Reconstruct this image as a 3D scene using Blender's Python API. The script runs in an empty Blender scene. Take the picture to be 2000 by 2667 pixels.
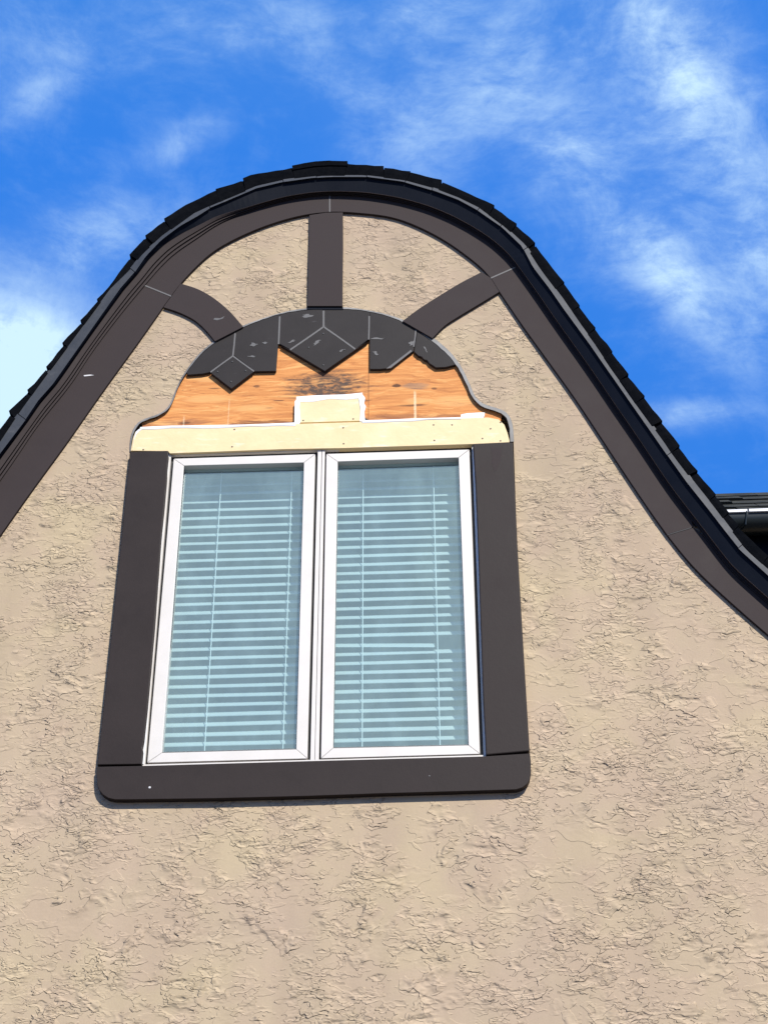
import bpy, bmesh, math, random
import numpy as np
from mathutils import Vector, Matrix
random.seed(7)
R = math.radians
SC = bpy.context.scene
COL = SC.collection

# ------------------------------------------------------------------ camera
F, W, H = 5000.0, 2000.0, 2667.0            # focal length and frame of the photograph in its own pixels
PITCH, YAW, ROLL = R(37.65), R(2.64), R(0.15)
DIST, EYE = 5.585, 1.6                       # metres from the wall, height of the eye
CAM = Vector((0, -DIST, EYE))
A0 = Matrix(((1, 0, 0), (0, 0, 1), (0, -1, 0)))
MROT = Matrix.Rotation(YAW, 3, 'Z') @ Matrix.Rotation(PITCH, 3, 'X') @ A0 @ Matrix.Rotation(ROLL, 3, 'Z')
cd = bpy.data.cameras.new('camera')
cam = bpy.data.objects.new('camera', cd)
COL.objects.link(cam)
cd.sensor_fit = 'VERTICAL'
cd.sensor_height = 36.0
cd.sensor_width = 36.0
cd.lens = F / H * 36.0
cd.clip_end = 2000
M3 = MROT @ Matrix(((1, 0, 0), (0, -1, 0), (0, 0, -1)))
cam.matrix_world = Matrix.Translation(CAM) @ M3.to_4x4()
SC.camera = cam

SC.view_settings.view_transform = 'Standard'
SC.view_settings.look = 'None'
SC.view_settings.gamma = 1
SC.view_settings.exposure = 0.75


def ray(p):
    return MROT @ Vector(((p[0] - W / 2) / F, (p[1] - H / 2) / F, 1.0))


def P(p, d=0.0):
    """point measured on the photograph -> the vertical plane lying d metres in front of the wall"""
    v = ray(p)
    k = (DIST - d) / v.y
    return CAM + v * k


# ------------------------------------------------------------------ sun and sky
SUN = Vector((0.50, -1.0, 1.02)).normalized()
SUN_EL = math.asin(SUN.z)
ld = bpy.data.lights.new('sun', 'SUN')
ld.energy = 4.0
ld.angle = R(0.5)
ld.color = (1.0, 0.955, 0.88)
lo = bpy.data.objects.new('sun', ld)
COL.objects.link(lo)
lo.rotation_euler = SUN.to_track_quat('Z', 'Y').to_euler()
lo.location = (4, -8, 14)


class NT:
    def __init__(self, tree):
        self.t = tree
        self.n = tree.nodes
        self.l = tree.links

    def put(self, sock, v):
        if isinstance(v, bpy.types.NodeSocket):
            self.l.new(v, sock)
        elif v is not None:
            if hasattr(sock.default_value, '__len__') and not hasattr(v, '__len__'):
                v = [v] * len(sock.default_value)
            if hasattr(v, '__len__') and len(sock.default_value) == 4 and len(v) == 3:
                v = list(v) + [1]
            sock.default_value = v

    def math(self, op, a, b=None, c=None, clamp=False):
        n = self.n.new('ShaderNodeMath')
        n.operation = op
        n.use_clamp = clamp
        for i, v in enumerate((a, b, c)):
            if v is not None:
                self.put(n.inputs[i], v)
        return n.outputs[0]

    def vmath(self, op, a, b=None):
        n = self.n.new('ShaderNodeVectorMath')
        n.operation = op
        self.put(n.inputs[0], a)
        if b is not None:
            if op == 'SCALE':
                self.put(n.inputs['Scale'], b)
            else:
                self.put(n.inputs[1], b)
        return n.outputs['Value'] if op in ('DOT_PRODUCT', 'LENGTH') else n.outputs['Vector']

    def noise(self, vec, scale, detail=4, rough=0.55, dist=0.0, col=False, lac=2.0):
        n = self.n.new('ShaderNodeTexNoise')
        self.put(n.inputs['Vector'], vec)
        self.put(n.inputs['Scale'], scale)
        self.put(n.inputs['Detail'], detail)
        self.put(n.inputs['Roughness'], rough)
        self.put(n.inputs['Lacunarity'], lac)
        self.put(n.inputs['Distortion'], dist)
        return n.outputs['Color' if col else 'Fac']

    def ramp(self, f, stops, interp='LINEAR'):
        n = self.n.new('ShaderNodeValToRGB')
        e = n.color_ramp.elements
        n.color_ramp.interpolation = interp
        while len(e) < len(stops):
            e.new(0.5)
        for x, (p, c) in zip(e, stops):
            x.position = p
            x.color = tuple(c) + (1,) if hasattr(c, '__len__') else (c, c, c, 1)
        self.put(n.inputs[0], f)
        return n.outputs[0]

    def mapr(self, v, a, b, c=0.0, d=1.0, smooth=False):
        n = self.n.new('ShaderNodeMapRange')
        n.interpolation_type = 'SMOOTHSTEP' if smooth else 'LINEAR'
        for s, x in zip(('Value', 'From Min', 'From Max', 'To Min', 'To Max'), (v, a, b, c, d)):
            self.put(n.inputs[s], x)
        return n.outputs[0]

    def mix(self, f, a, b, mode='MIX'):
        n = self.n.new('ShaderNodeMix')
        n.data_type = 'RGBA'
        n.blend_type = mode
        self.put(n.inputs[0], f)
        self.put(n.inputs[6], a)
        self.put(n.inputs[7], b)
        return n.outputs[2]

    def scalev(self, v, s):
        return self.vmath('MULTIPLY', v, s)


world = bpy.data.worlds.new('World')
SC.world = world
world.use_nodes = True
w = NT(world.node_tree)
w.n.clear()
sky = w.n.new('ShaderNodeTexSky')
sky.sky_type = 'NISHITA'
sky.sun_disc = False
sky.sun_elevation = SUN_EL
sky.sun_rotation = math.atan2(SUN.x, SUN.y)
sky.air_density = 1.0
sky.dust_density = 0.3
sky.ozone_density = 2.0
hs = w.n.new('ShaderNodeHueSaturation')
hs.inputs['Saturation'].default_value = 1.2
w.l.new(sky.outputs[0], hs.inputs['Color'])
blue = w.mix(1.0, hs.outputs[0], (1.7, 2.45, 2.9), 'MULTIPLY')
blue = w.vmath('MINIMUM', blue, (0.30, 1.82, 6.5))
tc = w.n.new('ShaderNodeTexCoord')
D = tc.outputs['Generated']


def cloud_blob(px, py, a, b, ang, amp):
    """a soft cloud bank in the sky around one direction; a, b are its half-sizes, ang its slant"""
    d = ray((px, py)).normalized()
    rt = Vector((d.y, -d.x, 0)).normalized()
    up = rt.cross(d)
    ca, sa = math.cos(R(ang)), math.sin(R(ang))
    e1 = rt * ca + up * sa
    e2 = up * ca - rt * sa
    u = w.math('DIVIDE', w.vmath('DOT_PRODUCT', D, tuple(e1)), a / F)
    v = w.math('DIVIDE', w.vmath('DOT_PRODUCT', D, tuple(e2)), b / F)
    r2 = w.math('ADD', w.math('MULTIPLY', u, u), w.math('MULTIPLY', v, v))
    g = w.math('MULTIPLY', w.math('EXPONENT', w.math('MULTIPLY', r2, -1.0)), amp)
    front = w.math('GREATER_THAN', w.vmath('DOT_PRODUCT', D, tuple(d)), 0.0)
    return w.math('MULTIPLY', g, front)


blobs = [(-60, 1010, 150, 240, -58, 1.2),
         (1750, 130, 120, 280, 8, 0.92), (1480, 400, 120, 110, -30, 0.75),
         (1640, 620, 250, 95, -42, 0.62), (1780, 760, 160, 70, -50, 0.55), (1980, 640, 90, 130, 0, 0.7),
         (1060, 50, 110, 55, 10, 0.8), (1330, 90, 260, 130, 20, 0.42), (1750, 1080, 170, 38, -4, 0.6),
         (230, 620, 200, 80, 22, 0.62), (470, 370, 120, 45, 35, 0.45), (90, 250, 110, 50, 45, 0.36),
         (250, 90, 420, 110, 15, 0.26), (860, 200, 300, 120, -35, 0.28), (1250, 260, 330, 110, 25, 0.42),
         (1850, 380, 220, 260, 20, 0.45), (1960, 900, 160, 120, 0, 0.22), (640, 60, 260, 70, 5, 0.25)]
acc = None
for bl in blobs:
    g = cloud_blob(*bl)
    acc = g if acc is None else w.math('ADD', acc, g)
wisp_w = w.noise(D, 6.0, 3, 0.5, col=True)
wisp_v = w.vmath('ADD', w.scalev(D, (1.0, 1.0, 1.5)), w.scalev(wisp_w, (0.06, 0.06, 0.06)))
n1 = w.noise(wisp_v, 13.0, 9, 0.66, 0.3)
n2 = w.noise(w.scalev(wisp_v, (1.0, 1.0, 2.0)), 42.0, 7, 0.68, 0.3)
nn = w.math('ADD', w.math('MULTIPLY', n1, 0.74), w.math('MULTIPLY', n2, 0.26))
wisp = w.mapr(nn, 0.36, 0.70, 0.12, 0.95, True)
bank = w.math('MULTIPLY', cloud_blob(-80, 1010, 165, 235, -58, 2.6), w.mapr(nn, 0.30, 0.55, 0.45, 1.0, True))
front_cloud = w.math('ADD', w.math('MULTIPLY', acc, wisp), bank)
veil = w.mapr(nn, 0.46, 0.75, 0.0, 0.12, True)
# bright cloud added behind the viewer, shaped to cover only what the panes mirror
back = w.mapr(w.vmath('DOT_PRODUCT', D, tuple(Vector((-0.02, -0.80, 0.60)).normalized())), 0.925, 0.985, 0.0, 1.0, True)
nb = w.noise(D, 3.2, 7, 0.58, 0.3)
backcl = w.math('MULTIPLY', back, w.mapr(nb, 0.34, 0.62, 0.62, 0.95, True))
mask = w.math('ADD', w.math('ADD', front_cloud, veil), backcl, clamp=True)
cloudcol = w.mix(back, (5.3, 7.3, 9.0), (9.5, 11.2, 11.6))
cloudy = w.mix(mask, blue, cloudcol)
bg = w.n.new('ShaderNodeBackground')
bg.inputs['Strength'].default_value = 0.075
w.put(bg.inputs['Color'], cloudy)
wo = w.n.new('ShaderNodeOutputWorld')
w.l.new(bg.outputs[0], wo.inputs[0])


# ------------------------------------------------------------------ materials
def mat(name, base=None, rough=0.6, metal=0.0, spec=0.5, build=None):
    m = bpy.data.materials.new(name)
    m.use_nodes = True
    t = NT(m.node_tree)
    b = t.n['Principled BSDF']
    b.inputs['Roughness'].default_value = rough
    b.inputs['Metallic'].default_value = metal
    b.inputs['Specular IOR Level'].default_value = spec
    if base is not None:
        b.inputs['Base Color'].default_value = tuple(base) + (1,)
    t.obj = None
    if build:
        c = t.n.new('ShaderNodeTexCoord')
        build(t, b, c.outputs['Object'])
    return m


def bump(t, b, h, dist, strength=1.0):
    n = t.n.new('ShaderNodeBump')
    n.inputs['Distance'].default_value = dist
    n.inputs['Strength'].default_value = strength
    t.put(n.inputs['Height'], h)
    t.l.new(n.outputs[0], b.inputs['Normal'])


STUCCO_RELIEF = 0.0074


def stucco(t, b, o):
    v = t.scalev(o, (1.0, 1.0, 1.75))
    big = t.noise(o, 1.6, 4, 0.6, 0.4)
    pat = t.noise(o, 4.5, 3, 0.6, 0.3)
    c = t.ramp(big, [(0.32, (0.385, 0.298, 0.211)), (0.5, (0.408, 0.319, 0.214)), (0.68, (0.426, 0.338, 0.214))])
    c = t.mix(t.mapr(pat, 0.40, 0.62, 0.0, 0.55, True), c, (0.398, 0.298, 0.213), 'MIX')
    run = t.noise(t.scalev(o, (3.2, 1, 0.35)), 1.5, 5, 0.6, 0.2)
    c = t.mix(0.30, c, t.ramp(run, [(0.30, 0.36), (0.5, 0.5), (0.72, 0.66)]), 'OVERLAY')
    fine = t.noise(o, 160, 3, 0.6)
    c = t.mix(0.12, c, t.ramp(fine, [(0.3, 0.30), (0.7, 0.62)]), 'OVERLAY')
    t.put(b.inputs['Base Color'], c)
    m1 = t.mapr(t.noise(o, 2.6, 4, 0.62, 0.5), 0.47, 0.58, 0.0, 1.0, True)
    m2 = t.mapr(t.noise(t.vmath('ADD', o, (7.3, 0, 2.1)), 3.4, 4, 0.62, 0.5), 0.49, 0.60, 0.0, 1.0, True)
    m3 = t.mapr(t.noise(t.vmath('ADD', o, (1.3, 0, 8.1)), 5.5, 3, 0.6, 0.5), 0.48, 0.60, 0.0, 1.0, True)
    jag = t.noise(o, 48, 2, 0.5, col=True)
    vj = t.vmath('ADD', v, t.scalev(jag, (0.008, 0.0, 0.014)))

    def plateau(scale, lo_, wd, fall, det, off, rough=0.55):
        n = t.noise(t.vmath('ADD', vj, off), scale, det, rough, 0.25)
        up = t.mapr(n, lo_, lo_ + wd, 0.0, 1.0, True)       # crisp lip
        dn = t.mapr(n, lo_ + wd, lo_ + fall, 1.0, 0.0, True)   # the trowelled skin thins away from its lip
        return t.math('MULTIPLY', up, dn)
    h1 = plateau(6.0, 0.52, 0.010, 0.20, 3, (0, 0, 0))
    h2 = plateau(13.0, 0.52, 0.016, 0.20, 3, (3.1, 0, 5.2))
    h3 = plateau(22.0, 0.53, 0.024, 0.20, 2, (9.1, 0, 1.2))
    h4 = plateau(17.0, 0.51, 0.020, 0.20, 2, (19.1, 0, 4.2))
    h = t.math('MULTIPLY', h1, t.math('ADD', t.math('MULTIPLY', m3, 0.65), 0.15))
    h = t.math('ADD', h, t.math('MULTIPLY', t.math('MULTIPLY', h2, m1), 0.62))
    h = t.math('ADD', h, t.math('MULTIPLY', t.math('MULTIPLY', h3, m2), 0.42))
    h = t.math('ADD', h, t.math('MULTIPLY', t.math('MULTIPLY', h4, m3), 0.34))
    h = t.math('ADD', h, t.math('MULTIPLY', t.noise(o, 60, 3, 0.6), 0.07))
    bump(t, b, h, STUCCO_RELIEF, 1.0)


def painted(c0, c1, grain=0.12, rough=0.55, bmp=0.0002):
    def f(t, b, o):
        n = t.noise(o, 6.0, 5, 0.65, 0.3)
        c = t.ramp(n, [(0.3, c0), (0.7, c1)])
        g = t.noise(t.scalev(o, (1, 1, 1)), 240, 2, 0.5)
        c = t.mix(grain, c, t.ramp(g, [(0.3, 0.25), (0.7, 0.7)]), 'OVERLAY')
        t.put(b.inputs['Base Color'], c)
        t.put(b.inputs['Roughness'], t.mapr(n, 0.3, 0.7, rough - 0.06, rough + 0.1))
        bump(t, b, t.math('ADD', g, t.noise(o, 40, 3)), bmp)
    return f


def scuffed(c0, c1):
    def f(t, b, o):
        n = t.noise(o, 8.0, 5, 0.65, 0.3)
        c = t.ramp(n, [(0.3, c0), (0.7, c1)])
        s = t.noise(t.scalev(o, (5, 5, 22)), 2.1, 5, 0.7, 0.4)
        gate = t.mapr(t.noise(o, 9, 3, 0.6), 0.52, 0.66, 0.0, 1.0, True)
        k = t.math('MULTIPLY', t.mapr(s, 0.62, 0.72, 0.0, 0.42, True), gate)
        c = t.mix(k, c, (0.20, 0.20, 0.20))
        t.put(b.inputs['Base Color'], c)
        bump(t, b, t.noise(o, 120, 4, 0.6), 0.0002)
    return f


def plywood(t, b, o):
    warp = t.noise(o, 5.0, 3, 0.5, col=True)
    ov = t.vmath('ADD', o, t.scalev(warp, (0.10, 0.0, 0.045)))
    g1 = t.noise(t.scalev(ov, (4.2, 1, 30)), 1.5, 6, 0.66, 1.0)
    g2 = t.noise(t.scalev(ov, (5, 1, 110)), 1.6, 4, 0.6, 0.3)
    c = t.ramp(g1, [(0.28, (0.26, 0.082, 0.024)), (0.42, (0.53, 0.195, 0.052)), (0.54, (0.64, 0.265, 0.074)),
                    (0.64, (0.75, 0.41, 0.145))])
    c = t.mix(0.35, c, t.ramp(g2, [(0.3, (0.34, 0.12, 0.034)), (0.7, (0.68, 0.33, 0.11))]))
    # short dark checks in the veneer
    ck = t.noise(t.scalev(ov, (9, 1, 75)), 1.4, 4, 0.65, 0.2)
    c = t.mix(t.mapr(ck, 0.64, 0.70, 0.0, 0.75, True), c, (0.10, 0.04, 0.02))
    # water stain under the middle diamond and above the block, mould specks, damp foot
    sx = t.n.new('ShaderNodeSeparateXYZ')
    t.l.new(o, sx.inputs[0])

    def patch(px, py, a, bb, wob=0.9):
        q = P((px, py), 0)
        u = t.math('DIVIDE', t.math('SUBTRACT', sx.outputs['X'], q.x), a)
        v = t.math('DIVIDE', t.math('SUBTRACT', sx.outputs['Z'], q.z), bb)
        r = t.math('ADD', t.math('MULTIPLY', u, u), t.math('MULTIPLY', v, v))
        r = t.math('ADD', r, t.math('MULTIPLY', t.math('SUBTRACT', g1, 0.5), wob * 5))
        return t.mapr(r, 1.25, 0.1, 0.0, 1.0, True)
    mould = t.noise(t.scalev(o, (1, 1, 2.2)), 30, 5, 0.7, 0.6)
    st = t.math('MULTIPLY', patch(850, 1004, 0.17, 0.085), t.mapr(mould, 0.36, 0.54, 0.30, 0.96, True))
    c = t.mix(st, c, (0.060, 0.045, 0.036))
    c = t.mix(t.math('MULTIPLY', patch(1085, 1003, 0.055, 0.018), 0.55), c, (0.20, 0.15, 0.11))
    c = t.mix(t.math('MULTIPLY', patch(1032, 1001, 0.016, 0.010), 0.9), c, (0.07, 0.03, 0.015))
    c = t.mix(t.math('MULTIPLY', patch(690, 1100, 0.20, 0.022), 0.72), c, (0.13, 0.055, 0.03))
    c = t.mix(t.math('MULTIPLY', patch(1080, 1085, 0.26, 0.020), 0.55), c, (0.20, 0.08, 0.04))
    c = t.mix(t.math('MULTIPLY', patch(445, 1100, 0.16, 0.022), 0.5), c, (0.20, 0.085, 0.05))
    for px, py, a, bb in ((668, 1003, 0.014, 0.008), (480, 1098, 0.030, 0.006), (725, 1040, 0.024, 0.004), (1075, 1052, 0.07, 0.006), (700, 1059, 0.02, 0.004), (935, 1040, 0.05, 0.006), (1130, 1008, 0.012, 0.006),
                          (840, 975, 0.05, 0.01), (560, 1008, 0.03, 0.004)):
        c = t.mix(t.math('MULTIPLY', patch(px, py, a, bb, 0.5), 0.72), c, (0.085, 0.035, 0.018))
    for px, py, a, bb in ((545, 1035, 0.10, 0.022), (660, 1060, 0.09, 0.018), (1180, 1040, 0.10, 0.03), (1090, 1040, 0.06, 0.016), (560, 985, 0.08, 0.012)):
        c = t.mix(t.math('MULTIPLY', patch(px, py, a, bb, 0.9), 0.55), c, (0.74, 0.40, 0.145))
    # joint between two sheets
    qj = P((959.5, 1000))
    jd = t.math('ABSOLUTE', t.math('SUBTRACT', sx.outputs['X'], qj.x))
    c = t.mix(t.mapr(jd, 0.0022, 0.0008, 0.0, 0.65, True), c, (0.12, 0.05, 0.02))
    # pale drips of primer down the sheet
    for px, y0, y1, wd, am in ((1080, 1010, 1110, 0.0062, 0.8), (598, 1030, 1110, 0.003, 0.35), (480, 1075, 1110, 0.004, 0.5)):
        q0, q1 = P((px, y0)), P((px, y1))
        dx = t.math('ABSOLUTE', t.math('SUBTRACT', t.math('ADD', sx.outputs['X'], t.math('MULTIPLY', g2, 0.006)), q0.x + 0.003))
        k = t.mapr(dx, wd, wd * 0.4, 0.0, am, True)
        k = t.math('MULTIPLY', k, t.mapr(sx.outputs['Z'], q0.z, q0.z - 0.03, 0.0, 1.0, True))
        k = t.math('MULTIPLY', k, t.mapr(g2, 0.3, 0.5, 0.4, 1.0))
        c = t.mix(k, c, (0.74, 0.56, 0.34))
    t.put(b.inputs['Base Color'], c)
    bump(t, b, t.math('ADD', g1, t.math('MULTIPLY', g2, 0.5)), 0.002)


def primer(t, b, o):
    n = t.noise(o, 7, 5, 0.65, 0.4)
    c = t.ramp(n, [(0.3, (0.67, 0.515, 0.282)), (0.55, (0.71, 0.570, 0.322)), (0.75, (0.73, 0.61, 0.375))])
    s = t.noise(t.scalev(o, (3, 1, 14)), 3, 4, 0.6, 0.3)
    c = t.mix(t.mapr(s, 0.56, 0.72, 0.0, 0.45, True), c, (0.80, 0.76, 0.64))
    t.put(b.inputs['Base Color'], c)
    bump(t, b, t.noise(o, 60, 4), 0.0008)


def shingle(t, b, o):
    n = t.noise(o, 26, 4, 0.65)
    c = t.ramp(n, [(0.3, (0.0020, 0.0026, 0.0040)), (0.7, (0.0055, 0.0060, 0.0075))])
    g = t.noise(o, 420, 2, 0.5)
    c = t.mix(0.4, c, t.ramp(g, [(0.35, 0.2), (0.7, 0.75)]), 'OVERLAY')
    t.put(b.inputs['Base Color'], c)
    bump(t, b, g, 0.002)


def shingle_grey(t, b, o):
    n = t.noise(o, 9, 4, 0.65)
    c = t.ramp(n, [(0.3, (0.018, 0.020, 0.018)), (0.7, (0.050, 0.050, 0.042))])
    t.put(b.inputs['Base Color'], c)
    bump(t, b, t.noise(o, 420, 2, 0.5), 0.002)


def dripmetal(t, b, o):
    n = t.noise(o, 14, 5, 0.65, 0.4)
    t.put(b.inputs['Base Color'], t.ramp(n, [(0.3, (0.030, 0.034, 0.041)), (0.62, (0.044, 0.048, 0.055)), (0.80, (0.10, 0.10, 0.105))]))
    t.put(b.inputs['Roughness'], t.mapr(n, 0.3, 0.7, 0.55, 0.68))
    bump(t, b, t.noise(o, 30, 3), 0.0012)


def vinyl(t, b, o):
    n = t.noise(o, 10, 4, 0.6)
    t.put(b.inputs['Base Color'], t.ramp(n, [(0.3, (0.57, 0.535, 0.485)), (0.7, (0.62, 0.58, 0.53))]))


def glasspane(name):
    m = bpy.data.materials.new(name)
    m.use_nodes = True
    t = NT(m.node_tree)
    t.n.clear()
    tr = t.n.new('ShaderNodeBsdfTransparent')
    tr.inputs[0].default_value = (0.76, 0.895, 0.905, 1)
    gl = t.n.new('ShaderNodeBsdfGlossy')
    gl.inputs['Color'].default_value = (0.80, 0.95, 0.98, 1)
    gl.inputs['Roughness'].default_value = 0.0
    c = t.n.new('ShaderNodeTexCoord')
    o = c.outputs['Object']
    bp = t.n.new('ShaderNodeBump')
    bp.inputs['Distance'].default_value = 0.0016
    bp.inputs['Strength'].default_value = 0.5
    t.put(bp.inputs['Height'], t.noise(o, 2.4, 2, 0.5))
    t.l.new(bp.outputs[0], gl.inputs['Normal'])
    ge = t.n.new('ShaderNodeNewGeometry')
    cs = t.math('ABSOLUTE', t.vmath('DOT_PRODUCT', ge.outputs['Incoming'], ge.outputs['Normal']))
    f = t.math('ADD', t.math('MULTIPLY', t.math('POWER', t.math('SUBTRACT', 1.0, cs), 5.0), 0.80), 0.20, clamp=True)
    # teal diffuse film painting the haze of reflected sky over the pane
    df = t.n.new('ShaderNodeBsdfDiffuse')
    df.inputs[0].default_value = (0.56, 0.80, 0.80, 1)
    mx0 = t.n.new('ShaderNodeMixShader')
    t.put(mx0.inputs[0], t.mapr(t.noise(t.scalev(o, (2, 1, 1)), 5, 5, 0.65, 0.4), 0.35, 0.75, 0.09, 0.16, True))
    t.l.new(tr.outputs[0], mx0.inputs[1])
    t.l.new(df.outputs[0], mx0.inputs[2])
    mx = t.n.new('ShaderNodeMixShader')
    t.put(mx.inputs[0], f)
    t.l.new(mx0.outputs[0], mx.inputs[1])
    t.l.new(gl.outputs[0], mx.inputs[2])
    out = t.n.new('ShaderNodeOutputMaterial')
    t.l.new(mx.outputs[0], out.inputs[0])
    return m


MT = dict(
    stucco=mat('stucco', rough=0.93, spec=0.15, build=stucco),
    trim=mat('brown_trim_paint', spec=0.10, build=painted((0.0340, 0.0255, 0.0245), (0.0415, 0.0320, 0.0308), rough=0.66)),
    casing=mat('brown_casing_paint', spec=0.10, build=painted((0.0245, 0.0185, 0.0170), (0.0300, 0.0230, 0.0212), rough=0.5)),
    dark=mat('charcoal_board_paint', rough=0.55, spec=0.12, build=scuffed((0.0190, 0.0160, 0.0154), (0.0255, 0.0216, 0.0208))),
    edge=mat('shaded_board_edge', (0.012, 0.011, 0.013), 0.7),  # near-black: shade darkened into board sides and the arch reveal
    caulk=mat('grey_caulk', (0.105, 0.10, 0.096), 0.7),
    black=mat('shaded_black_fascia', rough=0.6, spec=0.05, build=painted((0.004, 0.006, 0.011), (0.006, 0.008, 0.014), rough=0.5)),  # dark fascia paint, deepened and blued for the shade under the eaves
    bead=mat('stucco_bead', rough=0.6, build=painted((0.045, 0.044, 0.042), (0.30, 0.29, 0.27), rough=0.6)),
    ply=mat('plywood', rough=0.75, spec=0.25, build=plywood),
    primer=mat('yellow_primer', rough=0.7, spec=0.3, build=primer),
    white=mat('white_caulk', (0.74, 0.735, 0.72), 0.6),
    vinyl=mat('white_vinyl', rough=0.4, build=vinyl),
    gasket=mat('black_gasket', (0.012, 0.011, 0.011), 0.7),
    stop=mat('shaded_glazing_stop', (0.10, 0.105, 0.10), 0.5),  # greyed to carry the shade under the sash head
    screw=mat('rusty_screw', (0.14, 0.11, 0.08), 0.5, 0.4),
    blackscrew=mat('dark_screw', (0.012, 0.012, 0.012), 0.5),
    scuff=mat('bare_scuff', (0.078, 0.075, 0.074), 0.6),
    scuffw=mat('white_scuff', (0.55, 0.54, 0.53), 0.6),
    shingle=mat('asphalt_shingle', rough=0.95, spec=0.02, build=shingle),
    wingshingle=mat('lightened_shingle', rough=0.95, spec=0.1, build=shingle_grey),  # lightened so that the sunlit course edges show
    drip=mat('drip_metal', metal=0.0, spec=0.22, build=dripmetal),
    slat=mat('blind_slat', (0.47, 0.485, 0.47), 0.5),
    cord=mat('blind_cord', (0.78, 0.78, 0.75), 0.8),
    room=mat('room_paint', (0.35, 0.36, 0.36), 0.9),
    glass=glasspane('window_glass'),
    gutter=mat('dark_gutter', (0.010, 0.015, 0.016), 0.35, spec=0.35),
    gutterlip=mat('gutter_lip_highlight', (0.55, 0.56, 0.58), 0.35),  # pale colour paints the sun highlight along the lip
    ground=mat('ground_asphalt', rough=0.9, build=lambda t, b, o: t.put(b.inputs['Base Color'], t.ramp(t.noise(o, 0.6, 5, 0.6), [(0.3, (0.07, 0.068, 0.062)), (0.7, (0.13, 0.125, 0.11))]))),
)


# ------------------------------------------------------------------ builders
def obj(name, verts, faces, materials, parent=None, fm=None, bevel=0.0, smooth=False, label=None):
    me = bpy.data.meshes.new(name)
    me.from_pydata([tuple(v) for v in verts], [], faces)
    bm = bmesh.new()
    bm.from_mesh(me)
    bmesh.ops.recalc_face_normals(bm, faces=bm.faces)
    bm.to_mesh(me)
    bm.free()
    if not isinstance(materials, (list, tuple)):
        materials = [materials]
    for m in materials:
        me.materials.append(MT[m])
    if fm:
        for p, i in zip(me.polygons, fm):
            p.material_index = i
    if smooth:
        for p in me.polygons:
            p.use_smooth = True
    o = bpy.data.objects.new(name, me)
    COL.objects.link(o)
    if parent is not None:
        o.parent = parent
        loc = Vector(parent.get('_loc', (0, 0, 0)))
        o.matrix_parent_inverse = Matrix.Translation(-loc)
        o['_loc'] = (0, 0, 0)
    if bevel:
        md = o.modifiers.new('bevel', 'BEVEL')
        md.width = bevel
        md.segments = 2
        md.limit_method = 'ANGLE'
        md.angle_limit = R(50)
    if label:
        o['label'] = label
    return o


def thing(name, label, cat, loc=(0, 0, 0), group=None):
    o = bpy.data.objects.new(name, None)
    COL.objects.link(o)
    o.location = loc
    o['_loc'] = tuple(loc)
    o.empty_display_size = 0.2
    o['label'] = label
    o['category'] = cat
    if group:
        o['group'] = group
    return o


class MB:
    """collects shapes into one mesh"""
    def __init__(self):
        self.v, self.f, self.m = [], [], []

    def add(self, vs, fs, mi=0):
        k = len(self.v)
        self.v += [Vector(x) for x in vs]
        for f in fs:
            self.f.append([i + k for i in f])
            self.m.append(mi)
        return self

    def prism(self, pts, d0, d1, mi=0, side=None):
        """outline traced at depth d1 (front), walls running straight back to depth d0"""
        fr = [P(p, d1) for p in pts]
        return self.prism3(fr, d0, mi, side)

    def prism3(self, fr, d0, mi=0, side=None):
        bk = [Vector((q.x, -d0, q.z)) for q in fr]
        n = len(fr)
        self.add(fr + bk, [list(range(n)), list(range(2 * n - 1, n - 1, -1))], mi)
        k = len(self.v) - 2 * n
        for i in range(n):
            j = (i + 1) % n
            self.f.append([k + i, k + j, k + n + j, k + n + i])
            self.m.append(mi if side is None else side)
        return self

    def box(self, x0, x1, y0, y1, z0, z1, mi=0):
        vs = [(x, y, z) for x in (x0, x1) for y in (y0, y1) for z in (z0, z1)]
        return self.add(vs, [(0, 1, 3, 2), (4, 6, 7, 5), (0, 4, 5, 1), (2, 3, 7, 6), (0, 2, 6, 4), (1, 5, 7, 3)], mi)

    def rows(self, rows, mi=0, close=False):
        n = len(rows[0])
        vs = [q for r in rows for q in r]
        fs = []
        R_ = len(rows)
        for r in range(R_ if close else R_ - 1):
            a, b = r * n, ((r + 1) % R_) * n
            for i in range(n - 1):
                fs.append([a + i, a + i + 1, b + i + 1, b + i])
        return self.add(vs, fs, mi)

    def disc(self, p, d, r, h, mi=0, seg=10):
        c = P(p, d)
        ring = lambda y, rr: [Vector((c.x + rr * math.cos(2 * math.pi * i / seg), y, c.z + rr * math.sin(2 * math.pi * i / seg))) for i in range(seg)]
        a, b, e = ring(-d + 0.001, r), ring(-d - h * 0.7, r), ring(-d - h, r * 0.6)
        vs = a + b + e
        fs = [list(range(2 * seg, 3 * seg))]
        for k in (0, seg):
            for i in range(seg):
                j = (i + 1) % seg
                fs.append([k + i, k + j, k + seg + j, k + seg + i])
        return self.add(vs, fs, mi)

    def tube(self, a, b, r, mi=0, seg=8):
        a, b = Vector(a), Vector(b)
        d = (b - a).normalized()
        u = d.orthogonal().normalized()
        v = d.cross(u)
        ra = [a + (u * math.cos(2 * math.pi * i / seg) + v * math.sin(2 * math.pi * i / seg)) * r for i in range(seg)]
        rb = [q + (b - a) for q in ra]
        fs = [list(range(seg)), list(range(2 * seg - 1, seg - 1, -1))]
        for i in range(seg):
            j = (i + 1) % seg
            fs.append([i, j, seg + j, seg + i])
        return self.add(ra + rb, fs, mi)

    def build(self, name, materials, parent=None, **k):
        return obj(name, self.v, self.f, materials, parent, fm=self.m, **k)


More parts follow.
